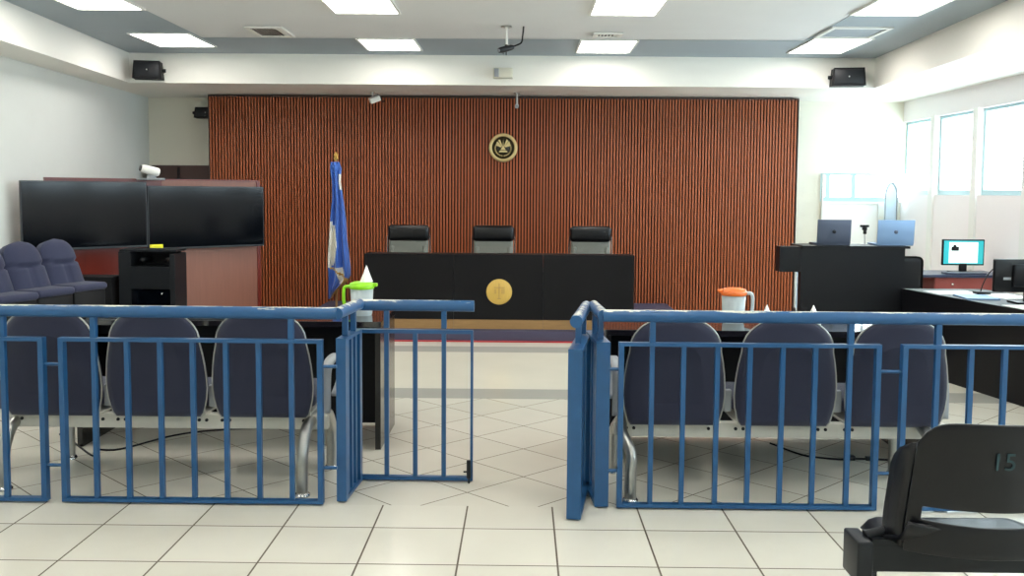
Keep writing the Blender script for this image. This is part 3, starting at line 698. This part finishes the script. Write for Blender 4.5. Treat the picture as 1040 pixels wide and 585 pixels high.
# ------------------------------------------------------------------ bench seating
def back_outline(n=14):     # closed outline (x,z), z from 0 to .585
    hw = lambda z: .95*((.245+.034*math.sin(min(1, z/.16)*PI/2)) if z < .16 else (.279-.03*((z-.16)/.24)**2 if z < .40 else .249*math.sqrt(max(0, 1-((z-.40)/.186)**2.3))))
    zs = [0, .02, .05, .1, .16, .22, .28, .34, .40, .43, .46, .49, .515, .535, .552, .566, .576, .583, .586]
    R = [(hw(z) if z > .0 else .225, z) for z in zs]; R[-1] = (.0, .586)
    return R
def seating(xc, pitch, xl, xr, label, legs, dz=0):
    t = thing('bench_seating', ((xl+xr)/2, 4.95, 0), label, 'bench seating', 'rows of three joined blue seats')
    R = back_outline(); Y0 = 4.86; Z0 = .392+dz
    out = R+[(-x, z) for x, z in reversed(R[:-1])]
    lean = lambda z: -.06*z/.58
    for i, c0 in enumerate(xc):
        m = MB(); n = len(out); rings = []
        for sc_, off in ((.55, -.045), (.86, -.040), (.96, -.030), (1.0, -.012), (1.0, .012), (.95, .035), (.5, .05)):
            rings.append([(c0+x*sc_, Y0+off+lean(z), Z0+.27+(z-.27)*sc_) for x, z in out])
        vs = [p for r in rings for p in r]; fs = []
        for a in range(len(rings)-1):
            for k in range(n): fs.append((a*n+k, a*n+(k+1) % n, (a+1)*n+(k+1) % n, (a+1)*n+k))
        m.add(vs, fs, 0, True); m.add(rings[0], [tuple(range(n))], 0, True); m.add(rings[-1], [tuple(range(n))], 0, True)
        bk = m.build('backrest', M['navy'], t)
        m = MB(); path = [(c0+x*1.008, Y0-.01+lean(z), Z0+z*1.005) for x, z in out]
        # curl of the trim under the pad
        m.tube(path, .0045, 8); m.build('chrome_trim', M['steel'], bk)
        m = MB().rbox(c0-.25, 4.95, .42, c0+.25, 5.40, .50, .03, seg=4); m.build('seat', M['navy'], t)
    m = MB(); m.box(xl, 4.90, .315+dz, xr, 4.96, .392+dz)
    for i, c0 in enumerate(xc):
        for s in (-.2, .2): m.box(c0+s-.04, 4.89, .388+dz, c0+s+.04, 5.2, .402+dz)
    m.build('beam', M['beam'], t, bevel=.003)
    m = MB()
    for i, c0 in enumerate(xc):
        for s in (-.24, -.2, .2, .24): m.lathe((c0+s, 4.895, .362+dz), [(.001, 0), (.009, 0), (.009, .01)], 10, axis='y')
    m.build('bolts', M['blackmetal'], t)
    for i in range(2):
        x = (xc[i]+xc[i+1])/2
        m = MB().rbox(x-.022, 4.87, .44, x+.022, 4.9, .56, .008); m.build('bracket', M['greyplastic'], t)
    for (xn, yn, xf_, yf) in legs:
        xm = (xn+xf_)/2
        m = MB(); m.tube(smooth_path([(xn, yn, .0), (xn, yn, .15), (xn+.003, yn+.02, .25), (xm-.02, yn+.10, .345), (xm, (yn+yf)/2, .368), (xm+.02, yf-.09, .345), (xf_, yf-.01, .25), (xf_, yf, .15), (xf_, yf, 0)], 5), .031, 16)
        lg = m.build('leg', M['steel'], t)
        for a, b in ((xn, yn), (xf_, yf)): m = MB(); m.lathe((a, b, 0), [(.042, 0), (.042, .012), (.033, .02)], 20); m.build('foot', M['chrome'], lg)
    for x in (xl+.015, xr-.015):
        pts = smooth_path([(x, 4.93, .40), (x, 4.94, .58), (x, 5.0, .655), (x, 5.2, .665), (x, 5.33, .63), (x, 5.35, .5), (x, 5.2, .44)], 5)
        m = MB(); N = len(pts); vs = []
        for i, p_ in enumerate(pts):
            tt = (pts[min(i+1, N-1)]-pts[max(i-1, 0)]).normalized(); nn = Vector((0, -tt.z, tt.y))
            for a, b in ((-1, -1), (1, -1), (1, 1), (-1, 1)): vs.append(p_+Vector((a*.026, 0, 0))+nn*b*.01)
        fs = [(i*4+k, i*4+(k+1) % 4, (i+1)*4+(k+1) % 4, (i+1)*4+k) for i in range(N-1) for k in range(4)]+[(0, 1, 2, 3), ((N-1)*4+3, (N-1)*4+2, (N-1)*4+1, (N-1)*4)]
        m.add(vs, fs, 0, True); m.build('armrest', M['greyplastic'], t)
seating([-2.494, -1.932, -1.368], .562, -2.78, -1.04, 'row of three joined dark blue seats behind the left railing', [(-1.143, 4.745, -1.09, 5.25), (-2.745, 4.80, -2.68, 5.38)])
seating([.808, 1.393, 1.975], .585, .505, 2.285, 'row of three joined dark blue seats behind the right railing', [(.572, 4.715, .535, 5.22), (2.18, 4.72, 2.135, 5.22)], -.02)

# ------------------------------------------------------------------ black plastic chair at lower right
CX, CY = 1.585, 3.06
t = thing('black_plastic_chair', (CX, CY, 0), 'black plastic chair numbered in teal at the lower right corner', 'chair')
# back: curved sheet; width w(z), open slot between back and lower band
def backpt(u, z):       # u -1..1
    hw = .252+.03*min(1, max(0, (.86-z)/.40))
    x = u*hw
    y = -.085*(1-u*u)*1.0 + .02
    y += -.10*(z-.5) if z > .5 else 0
    return Vector((CX+x, CY+y, z))
m = MB(); nu, nz = 28, 26; z0, z1 = .435, .845
def inside(u, z):
    top = .845-.03*abs(u)**5-.0*u
    slot_lo = .485-.035*(1-(u/.72)**2) if abs(u) < .72 else 9
    slot_hi = .545-.03*(1-(u/.72)**2) if abs(u) < .72 else -9
    return not (slot_lo < z < slot_hi)
def topz(u): return .862-.075*abs(u)**9-.008*u*u
grid = []
zsamp = []
vs = []; 
lo = lambda u: .52-.012*(1-u*u)
hi = lambda u: .563
def zrow(u, r):      # r rows: 0..5 band below, 6..18 back above
    if r <= 5: return .40+(lo(u)-.40)*r/5
    return hi(u)+(topz(u)-hi(u))*(r-6)/12
NR = 19
for r in range(NR):
    for k in range(nu+1):
        u = -1+2*k/nu; vs.append(backpt(u, zrow(u, r)))
fs = []
for r in range(NR-1):
    for k in range(nu):
        uc = -1+2*(k+.5)/nu
        if r == 5 and abs(uc) < .86: continue
        fs.append((r*(nu+1)+k, r*(nu+1)+k+1, (r+1)*(nu+1)+k+1, (r+1)*(nu+1)+k))
m.add(vs, fs, 0, True)
bo = m.build('backrest', M['blackplastic'], t); so = bo.modifiers.new('thick', 'SOLIDIFY'); so.thickness = .014; so.offset = 1
bv = bo.modifiers.new('bev', 'BEVEL'); bv.width = .004; bv.segments = 2; bv.limit_method = 'ANGLE'
# side flanges turning forward
for s in (-1, 1):
    m = MB(); vs = []; n = 10
    for i in range(n+1):
        z = .41+(.775-.41)*i/n; p_ = backpt(s, z)
        for q_ in range(4):
            dq = q_/3; ln = .004+.125*min(1, (1-i/n)/.25)**.6
            vs.append(p_+Vector((s*.012*math.sin(dq*PI/2), ln*dq, 0)))
    fs = [(i*4+k, i*4+k+1, (i+1)*4+k+1, (i+1)*4+k) for i in range(n) for k in range(3)]
    m.add(vs, fs, 0, True); fo = m.build('side_flange', M['blackplastic'], t); so = fo.modifiers.new('thick', 'SOLIDIFY'); so.thickness = .012
# seat shell: dished, waterfall front, raised sides
m = MB(); vs = []; nu2, nv = 20, 18
for i in range(nv+1):
    v = i/nv; y = CY-.03+.46*v
    zc = .425+.02*(1-v)-.015*math.sin(v*PI) + (-.05*((v-.82)/.18)**2 if v > .82 else 0) + (.05*((.12-v)/.12)**2 if v < .12 else 0)
    hw = .29+.03*math.sin(v*PI)-(.05*((v-.85)/.15)**2 if v > .85 else 0)
    for k in range(nu2+1):
        u = -1+2*k/nu2; vs.append((CX+u*hw, y, zc-.035*v+.02*abs(u)**3*(1-v)-(.05*((abs(u)-.8)/.2)**2*v if abs(u) > .8 else 0)))
fs = [(i*(nu2+1)+k, i*(nu2+1)+k+1, (i+1)*(nu2+1)+k+1, (i+1)*(nu2+1)+k) for i in range(nv) for k in range(nu2)]
m.add(vs, fs, 0, True); seat = m.build('seat', M['blackplastic'], t); so = seat.modifiers.new('thick', 'SOLIDIFY'); so.thickness = .016; so.offset = -1
m = MB(); m.rbox(CX-.40, CY+.10, .285, CX+.75, CY+.18, .385, .006); m.build('beam', M['blackmetal'], t)
m = MB(); m.rbox(CX-.42, CY+.06, .255, CX-.365, CY+.21, .405, .008)
m.tube([(CX-.37, CY+.13, .40), (CX-.30, CY+.14, .415)], .022, 10)
m.box(CX-.36, CY+.09, .385, CX-.10, CY+.19, .405); m.build('beam_bracket', M['blackmetal'], t)
for x in (CX-.36, CX+.6): m = MB(); m.rbox(x-.03, CY+.11, 0, x+.03, CY+.17, .29, .008); m.rbox(x-.035, CY-.12, 0, x+.035, CY+.4, .035, .01); m.build('leg', M['blackmetal'], t)
cu = bpy.data.curves.new('digits', 'FONT'); cu.body = '15'; cu.size = .083; cu.extrude = .001; cu.align_x = 'CENTER'
tmp = bpy.data.objects.new('digits_tmp', cu); col.objects.link(tmp); bpy.context.view_layer.update()
me = bpy.data.meshes.new_from_object(tmp.evaluated_get(bpy.context.evaluated_depsgraph_get())); bpy.data.objects.remove(tmp)
me.materials.clear(); me.materials.append(M['teal'])
num = bpy.data.objects.new('seat_number', me); col.objects.link(num); num.parent = t; num['label'] = 'teal painted number'
num.rotation_euler = (PI/2+.1, 0, 0); p_ = backpt(0, .70); num.location = (p_.x-CX-.022, p_.y-CY-.020, .712)

# ------------------------------------------------------------------ floor cables
m = MB(); m.tube(smooth_path([(-3.0, 5.9, .006), (-2.85, 5.75, .006), (-2.74, 5.62, .006), (-2.56, 5.42, .006), (-2.6, 5.55, .006), (-2.46, 5.57, .006), (-2.25, 5.9, .006), (-2.0, 6.05, .006), (-1.7, 6.1, .006), (-1.3, 6.12, .006)]), .006, 8)
o = m.build('power_cable', M['blackmatte']); tag(o, 'thin black cable lying on the tiles under the left bench', 'cable')
m = MB(); m.tube(smooth_path([(1.6, 5.85, .006), (1.72, 5.6, .006), (1.83, 5.53, .006), (1.95, 5.5, .006), (2.02, 5.52, .006), (2.14, 5.5, .01), (2.3, 5.5, .006), (2.5, 5.6, .006)]), .006, 8)
o = m.build('power_cable', M['blackmatte']); tag(o, 'black cable with plug lying on the tiles under the right bench', 'cable')
m = MB(); m.rbox(1.96, 5.49, .0, 2.02, 5.54, .03, .01); m.rbox(2.08, 5.49, 0, 2.13, 5.52, .025, .006); m.build('plug', M['blackplastic'], o, origin=o.location)

# ------------------------------------------------------------------ clerk area on the right
t = thing('clerk_counter', (3.0, 8.9, 0), 'tall black clerk counter carrying two laptops', 'counter')
m = MB(); m.box(2.60, 8.62, 0, 3.56, 8.65, 1.10); m.build('front_panel', M['black'], t)
m = MB(); m.box(2.68, 8.65, 0, 2.71, 8.98, 1.10); m.build('side_panel', M['black'], t)
m = MB(); m.box(3.53, 8.65, 0, 3.56, 8.98, 1.10); m.build('side_panel', M['black'], t)
m = MB(); m.box(2.60, 8.6, 1.10, 3.60, 9.0, 1.122); m.build('countertop', M['black'], t, bevel=.002)
m = MB(); m.box(2.40, 8.62, .875, 2.60, 8.76, 1.112); m.build('side_shelf', M['black'], t, bevel=.003)
def laptop(x, y, w_, h_, mname, label, logo):
    t = thing('laptop', (x, y, 1.122), label, 'laptop', 'open laptops on the clerk counter')
    m = MB().rbox(x-w_/2, y, 1.122, x+w_/2, y+.24, 1.14, .006); m.build('keyboard_base', M[mname], t)
    m = MB().rbox(-w_/2, -.006, 0, w_/2, .004, h_, .004); m.xf(Matrix.Translation((x, y, 1.138)) @ Matrix.Rotation(math.radians(4), 4, 'X')); l_ = m.build('lid', M[mname], t)
    m = MB().lathe((0, -.009, h_*.5), [(.001, 0), (.018, 0), (.018, .003)], 16, axis='y'); m.xf(Matrix.Translation((x, y, 1.138)) @ Matrix.Rotation(math.radians(4), 4, 'X')); m.build('badge', M[logo], l_)
laptop(2.928, 8.72, .315, .225, 'lapdark', 'dark grey open laptop on the left of the clerk counter', 'blackmetal')
laptop(3.505, 8.72, .345, .225, 'lapblue', 'silver blue open laptop on the right of the clerk counter', 'lapdark')
t = thing('webcam', (3.25, 8.8, 1.122), 'small dark webcam on a thin stand between the two laptops', 'webcam')
m = MB(); m.lathe((3.25, 8.8, 1.122), [(.045, 0), (.04, .008)], 16); m.tube([(3.25, 8.8, 1.13), (3.245, 8.8, 1.24)], .004, 8); m.build('stand', M['greyplastic'], t)
m = MB().rbox(3.205, 8.79, 1.29, 3.285, 8.82, 1.312, .005); m.rbox(3.225, 8.785, 1.262, 3.265, 8.82, 1.292, .005); m.rbox(3.235, 8.79, 1.225, 3.262, 8.815, 1.262, .005); m.build('camera_body', M['blackplastic'], t)

# long low desk running towards the viewer
def side(y): return 3.652+.181*(7.8-y)
t = thing('clerk_desk', (4.0, 7.2, 0), 'long low black desk running along the right wall toward the viewer', 'desk')
DT = .735
m = MB(); ya, yb = 5.6, 8.56
m.prism([(side(ya), ya), (side(ya)+.75, ya+.13), (side(yb)+.75, yb), (side(yb), yb)], .03, 'z', DT-.03); m.build('desktop', M['paledesk'] if 'paledesk' in M else M['black'], t, bevel=.002)
m = MB(); m.prism([(side(ya)+.01, ya+.02), (side(ya)+.035, ya+.02), (side(yb)+.035, yb), (side(yb)+.01, yb)], DT-.03, 'z', 0); m.build('front_panel', M['black'], t)
m = MB(); m.prism([(side(ya)+.04, ya+.03), (side(ya)+.72, ya+.15), (side(ya)+.72, ya+.18), (side(ya)+.04, ya+.06)], DT-.03, 'z', 0); m.build('side_panel', M['black'], t)
m = MB(); m.prism([(side(yb)+.04, yb-.03), (side(yb)+.72, yb-.03), (side(yb)+.72, yb), (side(yb)+.04, yb)], DT-.03, 'z', 0); m.build('side_panel', M['black'], t)
def sheet(x, y, w_, h_, rz, label, z=DT, name='paper_sheet', mm='paper', th=.003, grp='papers on the low desk'):
    m = MB(); m.box(-w_/2, -h_/2, 0, w_/2, h_/2, th); m.xf(Matrix.Translation((x, y, z)) @ Matrix.Rotation(rz, 4, 'Z')); o = m.build(name, M[mm]); tag(o, label, 'paper' if name == 'paper_sheet' else 'folder', grp)
sheet(3.83, 8.22, .40, .28, .1, 'white papers at the far end of the low desk')
sheet(3.84, 7.82, .26, .34, -.1, 'blue folder lying beside the gooseneck microphone', name='folder', mm='lapblue', th=.012)
sheet(4.16, 7.95, .3, .36, .2, 'white papers beside the gooseneck microphone')
sheet(3.90, 7.18, .2, .26, .1, 'white papers in front of the monitor seen from behind')
t = thing('gooseneck_microphone', (4.0, 8.0, DT), 'black gooseneck microphone on the low desk', 'microphone')
m = MB().rbox(3.93, 7.56+.42, DT+.012, 4.05, 8.08, DT+.035, .008); m.build('base', M['blackplastic'], t)
m = MB().tube(smooth_path([(3.98, 8.03, DT+.03), (4.0, 8.03, DT+.1), (4.04, 8.02, DT+.19), (4.09, 8.0, DT+.25), (4.14, 7.98, DT+.265)]), .005, 8); m.build('neck', M['blackmetal'], t)
m = MB().tube([(4.14, 7.98, DT+.265), (4.18, 7.96, DT+.26)], .01, 10); m.build('capsule', M['blackplastic'], t)
# monitor seen from behind
t = thing('computer_monitor', (4.08, 7.45, DT), 'black monitor seen from behind at the right edge', 'monitor')
m = MB().rbox(3.79, 7.43, .825, 4.33, 7.47, 1.09, .008); m.rbox(3.93, 7.40, .87, 4.2, 7.435, 1.05, .012); m.build('housing', M['blackplastic'], t)
m = MB().box(3.80, 7.472, .84, 4.32, 7.475, 1.08); m.build('screen', M['screen'], t)
m = MB().rbox(4.03, 7.42, DT+.015, 4.10, 7.45, .9, .006); m.rbox(3.95, 7.36, DT, 4.19, 7.54, DT+.016, .006); m.build('stand', M['blackplastic'], t)
m = MB().box(3.86, 7.427, .925, 3.92, 7.431, .945); m.box(4.13, 7.392, .98, 4.14, 7.4, 1.03); m.build('label_plate', M['greyplastic'], t)
# desk by the window wall with a lit monitor
t = thing('side_desk', (4.7, 10.1, 0), 'red brown desk with dark top below the window wall', 'desk')
m = MB().box(4.22, 9.88, .72, 5.22, 10.5, .75); m.build('desktop', M['deskblue'], t, bevel=.002)
m = MB().box(4.42, 9.9, .58, 5.2, 9.93, .72); dr = m.build('drawer', M['deskred'], t)
m = MB().lathe((4.60, 9.89, .65), [(.001, -.012), (.014, -.01), (.012, .008)], 12, axis='y'); m.build('knob', M['chrome'], dr)
for x in (4.25, 5.15): m = MB().box(x, 9.92, 0, x+.04, 10.45, .72); m.build('leg', M['plastic_white'], t)
m = MB().box(4.29, 10.4, .3, 5.15, 10.42, .72); m.build('back_panel', M['deskred'], t)
t = thing('computer_monitor', (4.85, 10.2, .75), 'monitor with a lit cyan and white screen on the side desk', 'monitor')
m = MB().rbox(4.62, 10.2, .83, 5.08, 10.23, 1.115, .006); m.build('housing', M['blackplastic'], t)
sm = MB().box(4.635, 10.196, .845, 5.065, 10.2, 1.10).build('screen', M['cyan'], t)
MB().box(4.69, 10.192, .855, 5.005, 10.1965, 1.085).build('window_on_screen', M['page'], sm)
MB().box(4.715, 10.189, .99, 4.795, 10.1925, 1.035).box(4.735, 10.189, 1.03, 4.765, 10.1925, 1.055).build('picture_on_screen', M['blackmetal'], sm)
m = MB().rbox(4.81, 10.19, .76, 4.89, 10.22, .85, .006); m.rbox(4.72, 10.1, .75, 4.98, 10.3, .765, .006); m.build('stand', M['blackplastic'], t)
m = MB().rbox(4.55, 9.92, .75, 4.98, 10.06, .77, .006); o = m.build('keyboard', M['lapdark']); tag(o, 'dark keyboard on the side desk before the lit monitor', 'keyboard')
# office chair behind the counter
t = thing('office_chair', (3.95, 9.35, 0), 'black office chair between the clerk counter and the side desk', 'chair')
MB().rbox(3.76, 9.5, .5, 4.12, 9.57, .97, .06, seg=5).build('backrest', M['blackmatte'], t)
MB().rbox(3.72, 9.1, .42, 4.16, 9.52, .5, .035, seg=4).build('seat', M['blackmatte'], t)
m = MB().tube([(3.94, 9.3, .07), (3.94, 9.3, .43)], .025); m.build('column', M['chrome'], t)
m = MB()
for k in range(5):
    a = 2*PI*k/5+.2; m.tube([(3.94, 9.3, .08), (3.94+.24*math.cos(a), 9.3+.24*math.sin(a), .03)], .018, 8)
m.build('star_base', M['blackplastic'], t)
# things near the far right corner
t = thing('whiteboard', (4.6, 12.95, .8), 'white board with thin frame under the far corner window', 'whiteboard')
MB().box(4.19, 12.96, .8, 4.95, 12.985, 1.46).build('board', M['paper'], t)
m = MB().box(4.17, 12.95, .78, 4.19, 12.99, 1.88); m.box(4.95, 12.95, .78, 4.965, 12.99, 1.48); m.box(4.19, 12.95, 1.46, 4.95, 12.99, 1.475); m.build('frame', M['plastic_white'], t)
t = thing('arched_panel', (5.08, 12.8, 0), 'narrow pale blue panel with pointed top in the far right corner', 'panel')
pts = [(4.99, .02), (5.15, .02), (5.15, 1.62), (5.13, 1.70), (5.10, 1.745), (5.07, 1.77), (5.04, 1.745), (5.01, 1.70), (4.99, 1.62)]
MB().prism(pts, .03, 'y', 12.8).build('board', M['paleblue'], t)
m = MB().tube([(x, 12.795, z) for x, z in pts], .008, 8, closed=True); m.build('frame', M['greyplastic'], t)
t = thing('glass_cabinet', (3.95, 12.8, 0), 'narrow white framed glass cabinet beside the slatted wall', 'cabinet')
m = MB()
for x in (3.72, 3.86): m.box(x, 12.6, 0, x+.025, 12.9, .62)
m.box(3.72, 12.6, .60, 3.885, 12.9, .63); m.box(3.72, 12.6, 0, 3.885, 12.9, .05); m.build('frame', M['plastic_white'], t)
MB().box(3.745, 12.61, .05, 3.86, 12.615, .60).build('glass_door', M['paleblue'], t)
MB().box(3.75, 12.65, .05, 3.855, 12.85, .25).build('contents', M['blackmatte'], t)

# ------------------------------------------------------------------ light
wld = bpy.data.worlds.new('world'); sc.world = wld; wld.use_nodes = True
bg = wld.node_tree.nodes['Background']; bg.inputs[0].default_value = (.82, .93, 1.0, 1); bg.inputs[1].default_value = 11
def portal(name, loc, rot, sx, sy):
    l = bpy.data.lights.new(name, 'AREA'); l.shape = 'RECTANGLE'; l.size = sx; l.size_y = sy; l.cycles.is_portal = True
    o = bpy.data.objects.new(name, l); col.objects.link(o); o.location = loc; o.rotation_euler = rot
portal('window_portal', (RX+.22, (YB+YF)/2, 2.1), (0, PI/2, 0), 1.05, YF-YB)
portal('window_portal', (4.72, YF+.22, 1.7), (-PI/2, 0, 0), 1.1, .42)
sc.view_settings.view_transform = 'Standard'; sc.view_settings.look = 'None'
sc.view_settings.exposure = 0.25; sc.view_settings.gamma = 1; sc.view_settings.use_curve_mapping = False
sc.cycles.use_denoising = True; sc.cycles.max_bounces = 8; sc.cycles.diffuse_bounces = 5; sc.cycles.sample_clamp_indirect = 8
